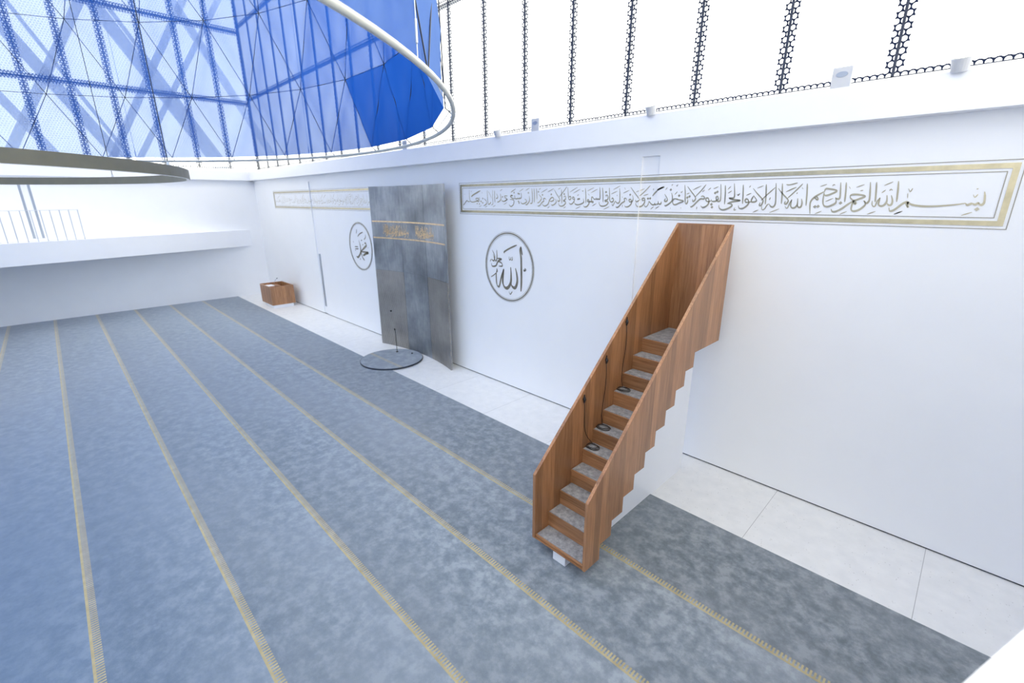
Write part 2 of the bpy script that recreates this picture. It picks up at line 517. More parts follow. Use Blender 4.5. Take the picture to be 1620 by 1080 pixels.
# diagonal struts of the shell outside the end glazing
def strut(a, b, w_, n):
    xb = XE - 1.7
    d = Vector((0, b[0] - a[0], b[1] - a[1])).normalized(); nrm = Vector((0, -d.z, d.y)) * w_ / 2
    p, q = Vector((xb, *a)), Vector((xb, *b))
    mb = MB()
    mb.prism([(v.y, v.z) for v in (p - nrm, q - nrm, q + nrm, p + nrm)], 'x', xb - 0.2, xb)
    struct(mb.build('trim_%d' % n, M['concrete']), 'pale diagonal strut outside the end glazing')
def ext(p, q, z0=5.0, z1=13.2):
    s = (q[0] - p[0]) / (q[1] - p[1])
    return (p[0] + s * (z0 - p[1]), z0), (p[0] + s * (z1 - p[1]), z1)
n = 5
for p, q, w_ in [((1.2, 8.71), (2.63, 6.24), 0.42), ((3.21, 11.26), (6.03, 6.38), 0.46), ((5.68, 12.29), (7.56, 8.74), 0.3), ((-1.2, 9.6), (0.2, 7.11), 0.3),
                 ((1.01, 10.26), (2.98, 6.26), 0.12), ((4.2, 10.26), (6.1, 6.9), 0.12),
                 ((-0.29, 6.28), (1.56, 9.61), 0.3), ((5.0, 8.7), (6.92, 11.9), 0.2), ((2.6, 6.2), (4.5, 9.6), 0.26)]:
    strut(*ext(p, q), w_, n); n += 1

for yy in (SL[0] + 0.035, SL[1] - 0.035):  # grey strips stand in for the shaded edges of the slot
    struct(MB().box(XE - 0.04, XE - 0.032, yy - 0.035, yy + 0.035, 3.03, 4.9).build('trim_%d' % (20 + int(yy > -0.3)), M['grey_strip']), 'grey vertical strip standing in for the shaded slot edge in the end wall')

# recess strips: sliding wall panels with long grey pulls
for k, (a, b) in enumerate(RECESS):
    d = struct(thing('door_%d' % (k + 1), ((a + b) / 2, YW, 0), 'tall narrow recess of the sliding wall panel', None, None, 'structure'))
    MB().box(b - 0.16 if k == 0 else a + 0.02, b - 0.02 if k == 0 else a + 0.16, YW - 0.006, YW + RD, 0.32, 2.36).build('pull_strip', M['grey_strip'], d, 0.004)

# ------------------------------------------------------------------ carpet
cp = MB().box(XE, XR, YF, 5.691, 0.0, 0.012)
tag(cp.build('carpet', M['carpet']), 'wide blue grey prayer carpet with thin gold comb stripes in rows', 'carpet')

# ------------------------------------------------------------------ balconies at both ends
def balcony(sx, label):
    # front edge runs at a slant: deep away from the prayer wall, nothing beside it
    def X(v): return v if sx > 0 else 2 * CX - v
    E = XE
    def front(y): return E + 0.287 * (6.67 - y)
    root = thing('balcony', (X(E + 1.0), 0, 2.29), label, 'balcony')
    poly = [(X(E), YF), (X(front(YF)), YF), (X(front(6.66)), 6.66), (X(E), 6.67)]
    MB().prism(poly, 'z', 2.295, 3.02).build('slab', M['trim'], root)
    return root, front, X
bal, front, X = balcony(1, 'white balcony along the end wall, tapering towards the corner')
ystart = 0.86
pts = []
ys = []
yv = ystart
while yv > -4.2:
    ys.append(yv); yv -= 0.235
tp = MB(); 
for yy in ys:
    xx = front(yy) - 0.06
    MB().box(xx - 0.004, xx + 0.004, yy - 0.014, yy + 0.014, 3.02, 4.02).build('railing_slat', M['slat'], bal)
a, b = (front(ys[0]) - 0.06, ys[0] + 0.02), (front(ys[-1]) - 0.06, ys[-1] - 0.02)
MB().tube([(a[0], a[1], 4.03), (b[0], b[1], 4.03)], 0.007, 8).build('handrail', M['fixture'], bal)
MB().tube([(a[0], a[1], 3.05), (b[0], b[1], 3.05)], 0.008, 8).build('bottom_rail', M['fixture'], bal)
# the camera's own balcony: only its parapet edge shows in the lower right corner
rb = thing('balcony', (1.6, 2, 2.29), 'white rounded balcony edge in the lower right corner, close by', 'balcony')
fe = lambda y: 0.277 + 0.345 * (y - 1.74)
poly = [(fe(-3.0), -3.0), (fe(1.3) - 0.004, 1.3), (fe(1.56), 1.56), (fe(1.74), 1.74), (fe(1.93), 1.93), (fe(2.3) + 0.015, 2.3), (fe(2.8) + 0.05, 2.8), (XR - 0.004, 5.0), (XR - 0.004, -3.0)]
mb = MB(); nq = len(poly)
mb.v = [(x, y, 3.0) for x, y in poly] + [(min(x + (0.3 if x < XR - 0.1 else 0), XR - 0.004), y, 2.3) for x, y in poly]   # fascia leans back under the rim
mb.f = [tuple(range(nq)), tuple(range(2 * nq - 1, nq - 1, -1))] + [(k, nq + k, nq + (k + 1) % nq, (k + 1) % nq) for k in range(nq)]
mb.build('slab', M['trim'], rb)

# ------------------------------------------------------------------ calligraphy
BAND='3 10894,4375 10905,4334 10914,4270 10904,4242 10884,4245 10872,4267/3 10872,4267 10863,4253 10846,4243 10828,4257/3 10828,4257 10809,4248 10789,4238 10772,4257/3 10772,4257 10681,4240 10555,4226 10449,4222 10366,4230 10313,4246 10284,4266 10297,4211 10278,4235 10283,4268 10256,4263 10225,4235 10192,4196 10162,4171 10139,4167 10130,4177 10122,4206/3 10154,4503 10166,4423 10173,4354 10181,4270/5 10873,4196/1 10764,4129 10843,4163/1 10814,4347 10832,4318 10850,4350/1 10827,4401 10842,4407/1 10262,4418 10283,4383 10298,4421/1 10264,4367 10273,4311/1 10181,4132 10255,4168/3 10118,4346 10140,4283 10138,4241 10116,4233 10095,4255/3 10077,4347 10088,4276 10069,4233 10041,4222 10017,4240 10013,4276 10017,4319/2 10017,4319 9995,4276 9987,4225 9970,4218 9953,4240 9948,4283/3 9951,4497 9967,4376 9978,4269/3 9890,4499 9907,4391 9917,4290 9895,4254 9873,4276 9862,4283/3 9870,4276 9886,4239 9856,4195 9811,4165 9774,4161 9753,4187 9756,4261 9768,4283/3 9717,4331 9726,4353 9783,4357 9868,4338 9823,4309 9764,4287 9727,4313 9717,4331/4 9770,4291 9789,4254 9769,4257 9759,4285/3 9761,4287 9708,4239 9652,4186 9592,4151 9558,4154 9542,4184/3 9648,4502 9661,4395 9672,4268/3 9590,4503 9605,4396 9610,4313 9577,4310 9565,4325/3 9570,4314 9579,4261 9544,4230 9493,4211 9452,4230 9435,4291 9433,4383/3 9432,4390 9443,4428 9483,4427 9568,4404 9508,4363 9456,4348 9432,4368/3 9428,4394 9366,4353 9323,4315 9299,4268 9302,4205 9317,4119/3 9332,4326 9369,4295 9376,4314 9351,4338/3 9225,4498 9240,4385 9255,4221/5 9358,4210/5 9393,4214/5 9630,4257/1 9370,4120 9441,4156/1 9644,4121 9713,4156/1 9925,4126 10002,4160/1 10183,4131 10251,4164/1 9376,4456 9447,4485/1 9465,4276 9543,4314/1 9761,4441 9837,4472/1 10030,4456 10107,4496/1 9508,4461 9522,4478 9536,4471/1 9686,4453 9704,4424/1 9807,4400 9837,4405/1 10022,4372 10054,4407/1 10091,4396 10102,4413 10120,4399/3 9189,4310 9203,4252 9196,4207 9168,4203 9150,4238/3 9144,4314 9150,4238 9130,4199 9098,4192 9075,4216 9071,4258 9075,4300/2 9078,4300 9056,4251 9042,4195 9023,4191 9005,4216/3 8889,4446 8942,4385 9021,4308 9035,4279 9018,4244 8997,4248 9002,4279/2 9174,4498 9114,4421 9020,4315/3 8930,4508 8947,4378 8957,4244/3 8852,4514 8869,4379 8882,4251 8861,4204 8829,4211 8804,4243/2 8804,4243 8781,4229 8760,4185 8738,4163 8718,4177 8713,4214/2 8850,4457 8749,4352 8695,4287/3 8730,4502 8745,4381 8756,4236/3 8567,4452 8631,4382 8706,4309 8721,4280 8704,4225 8679,4225 8688,4261/3 8584,4357 8633,4294 8612,4269 8568,4272 8570,4309 8586,4346/3 8568,4272 8536,4265 8495,4265 8481,4287 8496,4309 8524,4294 8534,4250 8503,4205 8455,4178 8412,4185 8400,4219/3 8428,4502 8441,4384 8453,4242/1 8621,4451 8698,4485/1 8607,4128 8678,4162/1 8824,4127 8940,4179/2 8990,4399 9105,4456/2 8979,4493 9025,4488 9112,4510/1 8486,4358 8551,4386/1 8515,4464 8529,4489/1 8363,4377 8377,4359 8396,4385/2 8799,4294 8808,4330/1 9173,4451 9189,4430/1 9122,4369 9128,4390/1 8351,4189 8344,4154 8374,4162/3 8301,4524 8318,4423 8323,4329 8255,4322 8323,4301 8416,4289 8327,4274 8275,4261 8238,4245/3 8246,4245 8301,4238 8305,4211 8270,4184 8210,4160 8162,4160 8127,4187 8118,4225/3 8177,4501 8192,4387 8200,4234/3 8112,4517 8128,4388 8132,4295 8107,4276 8077,4288 8102,4311 8086,4346 8064,4330 8073,4288 8042,4276 8009,4280 7993,4307/3 7996,4288 7953,4272 7917,4292 7921,4323 7951,4319 7965,4272 7950,4225 7904,4192 7866,4192 7846,4216/3 7835,4343 7859,4355 7891,4335 7881,4312 7830,4312 7784,4272 7738,4223 7698,4195 7679,4207/3 7606,4498 7671,4425 7746,4340 7747,4296 7715,4276 7707,4308/2 7893,4519 7825,4430 7746,4344/3 7560,4519 7580,4394 7592,4272 7614,4239 7632,4272 7629,4304/3 7440,4309 7500,4298 7565,4280 7496,4251 7435,4226 7397,4238 7383,4280 7407,4313 7471,4313/3 7351,4405 7371,4355 7373,4288 7323,4238 7269,4208 7249,4221/3 7236,4389 7291,4314 7281,4280 7243,4280 7257,4322/5 8043,4396/5 8073,4411/5 8020,4193/5 8007,4233/5 7621,4333/5 7654,4349/5 7484,4362/5 7335,4453/3 7093,4441 7156,4478 7221,4498/1 7695,4444 7824,4501/1 8012,4455 8080,4484/1 8219,4443 8260,4484/1 8230,4390 8280,4423/1 7932,4437 7973,4471/1 7843,4414 7882,4441/1 7409,4379 7450,4424/1 7344,4516 7360,4536/1 7421,4522 7432,4506 7447,4530/1 7500,4423 7515,4407 7530,4431/1 7789,4200 7785,4159/1 8363,4377 8376,4359 8396,4385/1 7606,4385 7648,4401/1 7352,4180 7359,4163/1 7531,4185 7534,4169/1 7244,4452 7273,4488/3 7189,4273 7182,4237 7144,4240 7132,4280/3 7144,4240 7099,4230 7092,4260/3 7099,4230 7061,4226 7054,4253/3 7061,4226 7015,4223 6973,4253 6947,4280/2 6947,4280 6936,4226 6907,4191 6879,4198 6876,4225/5 6927,4321/5 6966,4324/3 7005,4361 7050,4414 7121,4463 7215,4500/3 6608,4506 6667,4440 6775,4322 6763,4280 6727,4273 6720,4301/2 6951,4526 6868,4444 6772,4363/3 6866,4301 6835,4287 6817,4308 6839,4328 6868,4314 6866,4253 6826,4204 6771,4190 6732,4218 6724,4253/3 6652,4378 6669,4322 6656,4280 6632,4270 6599,4273 6592,4301 6621,4308 6644,4273 6628,4224 6580,4189 6530,4188 6511,4210/3 6555,4291 6527,4326 6494,4316 6505,4280 6448,4245 6392,4187 6349,4176 6335,4194/3 6390,4493 6402,4394 6407,4280 6379,4245 6343,4259 6324,4280/2 6324,4288 6300,4252 6276,4208 6258,4215 6256,4244/3 6180,4504 6192,4396 6203,4295 6237,4266 6276,4280 6277,4316 6254,4331 6243,4309/5 6606,4385/1 6266,4474 6400,4531/1 6227,4399 6351,4448/1 6469,4411 6587,4458/1 6714,4425 6849,4478/1 6836,4366 6928,4392/1 7076,4152 7159,4200/1 6990,4151 7041,4192/1 6488,4498 6497,4491 6507,4470/1 7008,4455 7018,4475/1 6347,4388 6348,4363/1 6453,4355 6458,4337/1 6467,4224 6466,4181/3 6134,4351 6114,4376 6150,4380 6166,4343 6155,4307 6106,4293 6107,4278 6157,4274 6172,4256 6143,4219 6090,4197 6025,4197 5986,4226 5979,4263/5 6117,4434/3 6037,4511 6055,4380 6065,4263/3 5977,4520 5988,4418 5990,4322 5962,4315 5947,4337/3 5962,4315 5916,4315 5909,4341/3 5916,4315 5868,4315 5838,4345 5814,4349 5812,4315 5799,4278/3 5799,4278 5847,4278 5844,4255 5805,4270 5747,4270 5718,4278 5730,4308 5761,4285 5750,4225 5703,4183 5655,4179 5634,4202/3 5661,4511 5678,4384 5685,4248/3 5622,4324 5635,4263 5583,4232 5504,4216 5442,4228 5415,4263/5 5499,4316/5 5530,4320/3 5418,4309 5372,4325 5386,4355 5417,4332 5410,4278 5361,4231 5314,4231 5292,4255/3 5250,4527 5264,4426 5279,4325 5316,4309 5335,4340 5313,4367 5288,4348/3 5162,4361 5199,4372 5206,4325 5181,4302 5150,4286 5203,4270 5204,4239 5153,4199 5089,4187 5040,4214 5033,4246/5 5168,4410/3 5094,4499 5109,4365 5114,4238/3 4911,4498 4985,4406 5058,4318 5053,4286 5016,4278 5015,4310/2 5228,4543 5143,4451 5045,4357/1 5305,4445 5478,4526/1 5383,4421 5549,4495/1 5712,4458 5856,4515/1 5791,4427 5933,4488/1 5452,4142 5565,4186/1 5828,4195 5920,4241/1 6080,4138 6199,4187/1 5160,4151 5217,4183/1 5729,4413 5760,4379/1 5480,4393 5495,4381 5514,4404/1 5590,4475 5601,4452 5619,4471/1 5014,4500 5077,4522/3 4948,4328 4975,4270 4937,4226 4877,4204 4847,4218/3 4783,4307 4825,4277 4895,4292 4909,4328 4863,4351 4804,4307 4784,4263 4755,4218 4683,4188 4631,4203 4620,4232/5 4843,4409/3 4711,4311 4670,4337 4639,4315 4650,4285 4598,4255 4547,4202 4505,4187 4483,4194/3 4511,4412 4586,4345 4566,4300 4514,4255 4471,4251/5 4611,4400/5 4502,4461/3 4445,4529 4458,4421 4465,4315/3 4381,4530 4394,4383 4391,4255/3 4319,4528 4334,4422 4336,4262 4298,4235 4276,4247/3 4247,4385 4259,4308 4232,4254 4177,4212 4143,4219/5 4225,4444/3 4120,4324 4176,4293 4165,4262 4087,4231 4030,4238 4002,4274/3 4018,4448 4024,4363 3996,4336 3961,4356/3 3996,4336 3927,4332 3915,4356/3 3927,4332 3846,4333 3822,4404/3 3846,4333 3752,4341 3693,4381 3764,4396 3705,4405/3 3680,4317 3775,4309 3805,4285 3787,4214 3727,4174 3673,4189 3662,4221/5 3927,4434/5 3961,4426/5 3809,4453/5 3938,4277/5 3956,4246/1 4574,4442 4742,4513/1 4749,4454 4908,4517/1 4141,4489 4257,4536/1 3955,4469 4085,4528/1 3711,4456 3852,4528/1 4752,4147 4807,4181/1 4515,4502 4567,4527/1 4761,4381 4766,4370/3 3603,4389 3530,4389 3518,4361 3590,4325 3517,4281 3443,4285 3419,4317/2 3620,4325 3517,4281/3 3384,4439 3400,4326 3343,4277 3280,4260/3 3259,4441 3301,4375 3269,4338 3244,4351/5 3450,4370/3 3197,4507 3200,4367 3210,4252/2 3133,4516 3135,4326 3139,4227 3087,4197/2 2991,4497 3053,4418 3103,4335/3 2958,4510 2966,4327 2983,4226 3022,4218 3069,4252 3056,4264/3 2847,4336 2925,4277 2917,4218 2822,4179/3 2824,4251 2783,4243 2744,4285 2716,4260/3 2679,4371 2677,4294 2635,4272 2554,4337 2651,4341 2622,4294 2510,4268 2411,4264 2355,4294 2331,4373 2331,4529/4 2395,4381 2488,4428 2725,4510/3 2355,4277 2283,4272 2233,4294 2181,4259 2119,4206 2097,4201/5 2605,4229/5 2681,4221/5 2800,4340/1 3717,4471 3858,4528/1 3372,4492 3447,4527/1 3491,4212 3590,4253/1 2671,4157 2755,4191/1 2874,4150 2948,4176/1 3138,4160 3222,4194/1 2153,4427 2161,4444/1 2393,4489 2415,4502/1 2777,4454 2791,4467'
MED_A='6 4014,3342 3992,3253 4020,3097 4028,2832 4029,2579 4017,2368/4 4014,3342 4034,3256 4059,3167/6 3846,2867 3889,2727 3902,2564 3837,2427 3746,2443 3707,2503/6 3696,2871 3708,2689 3694,2520 3600,2396 3505,2393 3444,2471 3434,2583 3455,2736 3470,2812/4 3470,2812 3386,2615 3327,2418 3285,2384 3230,2445 3215,2653 3222,2711/2 3035,2585 3121,2628 3207,2690/4 3227,2712 3250,2752 3237,2798/3 3501,3163 3496,3199 3686,3293 3889,3369/2 3645,3102 3658,3031 3697,3052 3710,3098/2 3749,3110 3749,3039 3710,3035/3 4127,2895 4164,2860 4110,2831 4120,2868/2 3639,2316 3679,2256 3746,2331/3 3093,3206 3174,3082 3143,2968 3059,2998/3 3245,3217 3247,3033 3199,2972 3119,3115/3 3256,3033 3405,3027 3268,2975/3 3057,2903 3084,2839 3211,2861 3282,2961 3404,2935 3417,2871 3307,2861/2 3015,2937 3045,2997'
MED_M='6 -3412,3065 -3348,2891 -3348,2720 -3429,2594 -3580,2495 -3686,2521/6 -3348,2720 -3315,2620 -3248,2505 -3138,2429/6 -3333,2704 -3032,2861 -2933,2917 -2955,2983 -3042,2986/6 -3316,2697 -2838,2699 -3042,2641 -3215,2576/3 -3469,3172 -3302,3272 -3076,3332/3 -2932,3265 -2932,3183 -3055,3093/5 -3424,2447/3 -3490,3406 -3513,3338 -3539,3269/3 -3800,3017 -3793,2966/3 -3749,2830 -3503,2846/3 -3745,2761 -3481,2779/2 -3738,2709 -3680,2717/2 -3198,2917 -3121,2947/2 -2841,2857 -2808,2851/3 -3260,3048 -3181,3086'


def strokes(data, ox=-11.0, oz=0.0):
    out = []
    for ln in data.split('/'):
        t = ln.split()
        out.append((int(t[0]), [(float(a) / 1000 + ox, float(b) / 1000 + oz) for a, b in (p.split(',') for p in t[1:])]))
    return out
WID = {1: 0.012, 2: 0.016, 3: 0.024, 4: 0.032, 5: 0.032, 6: 0.048}
def smooth_line(p, n=4):
    if len(p) < 3:
        a, b = p
        return [(a[0] + (b[0] - a[0]) * k / 3, a[1] + (b[1] - a[1]) * k / 3) for k in range(4)]
    q = []
    P = [p[0]] + p + [p[-1]]
    for i in range(1, len(P) - 2):
        for k in range(n):
            t = k / n
            r = []
            for d in (0, 1):
                a, b, c, e = P[i - 1][d], P[i][d], P[i + 1][d], P[i + 2][d]
                r.append(0.5 * (2 * b + (c - a) * t + (2 * a - 5 * b + 4 * c - e) * t * t + (3 * b - a - 3 * c + e) * t ** 3))
            q.append(tuple(r))
    q.append(p[-1])
    return q
def ribbons(mb, st, yfun, wscale=1.0, off=0.004, pick=None):
    for cls, pts in st:
        if pick and not pick(cls): continue
        w = WID[cls] * wscale
        if len(pts) == 1:                                           # rhombic dot
            x, z = pts[0]; y = yfun(x, z) - off; i = len(mb.v); h = w * 0.75
            mb.v += [(x - h, y, z), (x, y, z - h), (x + h, y, z), (x, y, z + h)]; mb.f.append((i, i + 1, i + 2, i + 3))
            continue
        q = smooth_line(pts); n = len(q); i = len(mb.v)
        for k, (x, z) in enumerate(q):
            a = q[max(k - 1, 0)]; b = q[min(k + 1, n - 1)]
            dx, dz = b[0] - a[0], b[1] - a[1]; L = math.hypot(dx, dz) or 1
            dx /= L; dz /= L
            pen = abs(dx * math.sin(1.05) - dz * math.cos(1.05) * -1)    # reed pen held at a slant
            t = k / (n - 1)
            hw = w * 0.5 * (0.55 + 0.6 * pen) * (0.45 + 0.55 * min(1, 5 * t, 6 * (1 - t)))
            y = yfun(x, z) - off
            mb.v += [(x - dz * hw, y, z + dx * hw), (x + dz * hw, y, z - dx * hw)]
        for k in range(n - 1):
            mb.f.append((i + 2 * k, i + 2 * k + 1, i + 2 * k + 3, i + 2 * k + 2))

def frame_bars(mb, x0, x1, z0, z1, w_, off=0.006):
    """rectangular frame, bars following the wall into its recess"""
    cuts = [x0] + sorted(v for r in RECESS for v in r if x0 < v < x1) + [x1]
    for a, b in zip(cuts[:-1], cuts[1:]):
        y = wall_y((a + b) / 2)
        for zz in (z0, z1 - w_):
            mb.box(a, b, y - off, y, zz, zz + w_)
    for xx in (x0, x1 - w_):
        mb.box(xx, xx + w_, YW - off, YW, z0 + w_, z1 - w_)

BANDX = (-9.04, 0.14); BZ = (3.99, 4.69)
def band(x0, x1, label, st, rightside):
    root = thing('calligraphy_band', ((x0 + x1) / 2, YW, BZ[0]), label, 'calligraphy')
    m = MB(); frame_bars(m, x0 + 0.035, x1 - 0.035, BZ[0] + 0.035, BZ[1] - 0.035, 0.052); m.build('gold_frame', M['gold'], root)
    m = MB(); frame_bars(m, x0, x1, BZ[0], BZ[1], 0.008, 0.004); m.build('outer_line', M['gold_line'], root)
    m = MB(); frame_bars(m, x0 + 0.115, x1 - 0.115, BZ[0] + 0.115, BZ[1] - 0.115, 0.008, 0.004); m.build('inner_line', M['gold_line'], root)
    m = MB(); ribbons(m, st, wall_y, 0.9); m.build('lettering', M['gold_text'], root)
M['medal_text'] = simple('dark_gilded_lettering', (0.3, 0.275, 0.215), 0.4, 0.8, nscale=4, var=0.2)
M['gold_text'] = simple('gilded_lettering', (0.47, 0.43, 0.32), 0.36, 0.85, nscale=4, var=0.15)
ST = strokes(BAND)
band(*BANDX, 'long gold framed calligraphy band on the wall above the wooden pulpit', ST, True)
# its twin beyond the metal slab, washed out by the distance
LX = (-21.80, -12.62)
band(*LX, 'gold framed calligraphy band on the wall left of the metal slab', [(1 if c_ > 1 else 1, [(x - 12.76, z) for x, z in p]) for c_, p in ST if c_ > 1], False)

def medallion(cx, cz, st, label):
    root = thing('calligraphy_medallion', (cx, YW, cz - 0.77), label, 'calligraphy')
    def ringm(r0, r1, off):
        mb = MB(); n = 96
        for k in range(n):
            t = 2 * math.pi * k / n
            for r in (r0, r1):
                for y in (YW - off, YW):
                    mb.v.append((cx + r * math.cos(t), y, cz + r * math.sin(t)))
        for k in range(n):
            k2 = (k + 1) % n
            a, b = 4 * k, 4 * k2
            mb.f += [(a, b, b + 2, a + 2), (a + 2, b + 2, b + 3, a + 3), (a + 1, a, b, b + 1)]
        return mb
    ringm(0.737, 0.763, 0.006).build('gold_ring', M['medal_text'], root)
    ringm(0.778, 0.784, 0.004).build('outer_line', M['gold_line'], root)
    ringm(0.714, 0.719, 0.004).build('inner_line', M['gold_line'], root)
    m = MB(); ribbons(m, st, lambda x, z: YW, 1.35); m.build('lettering', M['medal_text'], root)
medallion(-7.37, 2.86, strokes(MED_A), 'round gold medallion with tall letters between slab and pulpit')
medallion(-14.33, 2.86, strokes(MED_M), 'round gold medallion half tucked behind the left edge of the metal slab')

# ------------------------------------------------------------------ curved metal mihrab slab
SX0, SX1 = -12.705, -9.19
def slab_y(x, z=0):
    t = (x - SX0) / (SX1 - SX0)
    return 6.765 + 0.03 * t + 0.245 * 4 * t * (1 - t)
SLAB_T = 0.045
mih = thing('metal_screen', ((SX0 + SX1) / 2, 6.9, 0), 'tall curved grey steel slab leaning free of the white wall behind the round mat', 'mihrab')
def sheet(x0, x1, z0, z1, mat, y_in=0.0, y_out=SLAB_T, name='metal_sheet'):
    mb = MB(); n = 10
    for k in range(n + 1):
        x = x0 + (x1 - x0) * k / n
        y = slab_y(x)
        mb.v += [(x, y + y_in, z0), (x, y + y_in, z1), (x, y + y_out, z1), (x, y + y_out, z0)]
    for k in range(n):
        a, b = 4 * k, 4 * k + 4
        for s in range(4):
            s2 = (s + 1) % 4
            mb.f.append((a + s, b + s, b + s2, a + s2))
    mb.f.append((0, 1, 2, 3)); mb.f.append((4 * n + 3, 4 * n + 2, 4 * n + 1, 4 * n))
    return mb.build(name, mat, mih)
cols = [SX0, SX0 + 1.19, SX0 + 2.36, SX1]
rows = [0.003, 2.33, 4.68]
for r in range(2):
    for k in range(3):
        g_ = 0.004
        sheet(cols[k] + (g_ if k else 0), cols[k + 1] - (g_ if k < 2 else 0), rows[r] + (g_ if r else 0), rows[r + 1] - (g_ if r == 0 else 0),
              M['sheet_brown'] if (r == 0 and k != 1) else M['sheet'])
sheet(SX0 + 0.01, SX1 - 0.01, 0.01, 4.67, M['sheet_edge'], 0.012, SLAB_T + 0.008, 'back_plate')
for zz in (3.71, 3.25):
    sheet(SX0 + 0.03, SX1 - 0.03, zz, zz + 0.035, M['brass_line'], -0.006, 0.001, 'brass_strip')
mb = MB()
def squeeze(sel, xa, xb, za, zb, flip=False):
    xs_ = [x for c_, p in sel for x, z in p]; zs_ = [z for c_, p in sel for x, z in p]
    a0, a1, b0, b1 = min(xs_), max(xs_), min(zs_), max(zs_)
    def fx(x):
        t = (x - a0) / (a1 - a0)
        if flip: t = 1 - t
        return xa + t * (xb - xa)
    return [(c_, [(fx(x), za + (z - b0) / (b1 - b0) * (zb - za)) for x, z in p]) for c_, p in sel]
selA = [s for s in ST if s[1][0][0] > -2.15 and max(x for x, z in s[1]) < -1.0 + 1.2 and s[0] > 1]
selB = [s for s in ST if -5.2 < s[1][0][0] < -3.0 and s[0] > 1]
for sel, xa, xb in ((selA, -12.28, -11.14), (selA, -10.84, -9.88), (selB, -12.25, -11.16), (selB, -10.8, -9.9), (selB[::2], -12.2, -11.3), (selB[1::2], -10.8, -10.0)):
    ribbons(mb, squeeze(sel, xa, xb, 3.315, 3.66), slab_y, 0.62, 0.004)
mb.build('gilt_lettering', M['brass_text'] if 'brass_text' in M else M['brass_line'], mih)
for zz in (3.9, 0.8):
    for xx, nm in ((SX1 - 0.45, 'wall_bracket'), (SX0 + 0.45, 'wall_bracket')):
        MB().box(xx - 0.02, xx + 0.02, slab_y(xx) + 0.045, YW - 0.001, zz - 0.02, zz + 0.02).build(nm, M['sheet_edge'], mih)
MB().tube([(-12.21, slab_y(-12.21) + 0.002, 1.1), (-12.21, slab_y(-12.21) - 0.03, 1.1)], 0.022, 12).build('sensor_knob', M['black'], mih)

# ------------------------------------------------------------------ round mat and microphone in front of it
DX, DY, DR = -11.05, 6.13, 0.86
mat_o = thing('round_mat', (DX, DY, 0), 'round blue grey carpet mat with dark rim in front of the metal slab', 'mat')
lathe = MB().lathe([(0.0001, 0.015), (DR - 0.014, 0.015), (DR - 0.014, 0.052), (0.0001, 0.052)], DX, DY, 72); lathe.build('carpet_disc', M['disc_carpet'], mat_o)
MB().lathe([(DR - 0.014, 0.0135), (DR, 0.0135), (DR, 0.045), (DR - 0.008, 0.0525), (DR - 0.014, 0.0525)], DX, DY, 72).build('rim', M['steel_cable'], mat_o)
mic = thing('microphone_stand', (-11.45, 6.54, 0.052), 'thin black microphone stand rising from the round mat', 'microphone')
MB().lathe([(0.0001, 0.053), (0.035, 0.053), (0.03, 0.07), (0.0001, 0.072)], -11.45, 6.54, 20).build('base', M['black'], mic)
MB().tube([(-11.45, 6.54, 0.06), (-11.452, 6.54, 0.35), (-11.458, 6.538, 0.48), (-11.455, 6.54, 0.6), (-11.475, 6.54, 0.72)], 0.009, 8).build('gooseneck', M['black'], mic, smooth=True)
MB().tube([(-11.472, 6.54, 0.705), (-11.48, 6.537, 0.73), (-11.492, 6.533, 0.755)], [0.014, 0.022, 0.014], 10).build('microphone_head', M['black'], mic, smooth=True)
pk = MB().lathe([(0.0001, 0.0525), (0.026, 0.0525), (0.022, 0.075), (0.0001, 0.078)], -11.0, 6.76, 16)
tag(pk.build('cable_grommet', M['black'], None, smooth=False), 'small black cable stub on the far edge of the round mat', 'cable outlet')

# ------------------------------------------------------------------ wooden pulpit staircase (minbar)
PXL, PXR = -3.296, -2.464
PT = 0.04
PY0, PYB = 3.60, 6.742
pul = thing('pulpit_staircase', ((PXL + PXR) / 2, 4.9, 0), 'tall wooden pulpit staircase with closed sides and carpeted steps', 'pulpit')
def soffit(dz=0.0, dy=0.0):
    p = []
    for i in range(10):
        y = 3.887 + 0.2289 * i
        p += [(y + dy, 0.165 + 0.2139 * i + dz), (y + dy, 0.165 + 0.2139 * (i + 1) + dz)]
    return p
side = [(PY0, 0.165)] + soffit() + [(PYB, 2.304), (PYB, 3.972), (PY0, 1.092)]
for xa in (PXL, PXR - PT):
    MB().prism(side, 'x', xa, xa + PT).build('side_panel', M['wood'], pul, 0.003)
MB().box(PXL + PT, PXR - PT, PYB - PT, PYB, 2.304, 3.955).build('back_panel', M['wood'], pul, 0.003)
MB().box(PXL + PT, PXR - PT, PYB - PT - 0.001, PYB + 0.001, 3.955, 3.972).build('top_edge', M['wood_edge'], pul, 0.002)
XA, XB = PXL + PT, PXR - PT
TZ = [0.222 + 0.2135 * i for i in range(11)]
TY = [3.625 + 0.2278 * i for i in range(11)]
for i in range(11):
    z, y = TZ[i], TY[i]
    yb = TY[i + 1] + 0.035 if i < 10 else PYB - PT
    td = MB().box(XA, XB, y, yb, z - 0.042, z - 0.006).build('tread', M['wood_h'], pul, 0.003)
    cob = MB().box(XA + 0.012, XB - 0.004, y + 0.016, (TY[i + 1] + 0.012 if i < 10 else yb), z - 0.006, z + 0.002)
    cob.build('tread_carpet', M['tread_carpet'], td)
    if i > 0:
        MB().box(XA, XB, y + 0.012, y + 0.034, TZ[i - 1] - 0.006, z - 0.042).build('riser', M['wood_h'], pul)
MB().box(XA, XB, PY0 + 0.006, PY0 + 0.03, 0.165, TZ[0] - 0.042).build('riser', M['wood_h'], pul)
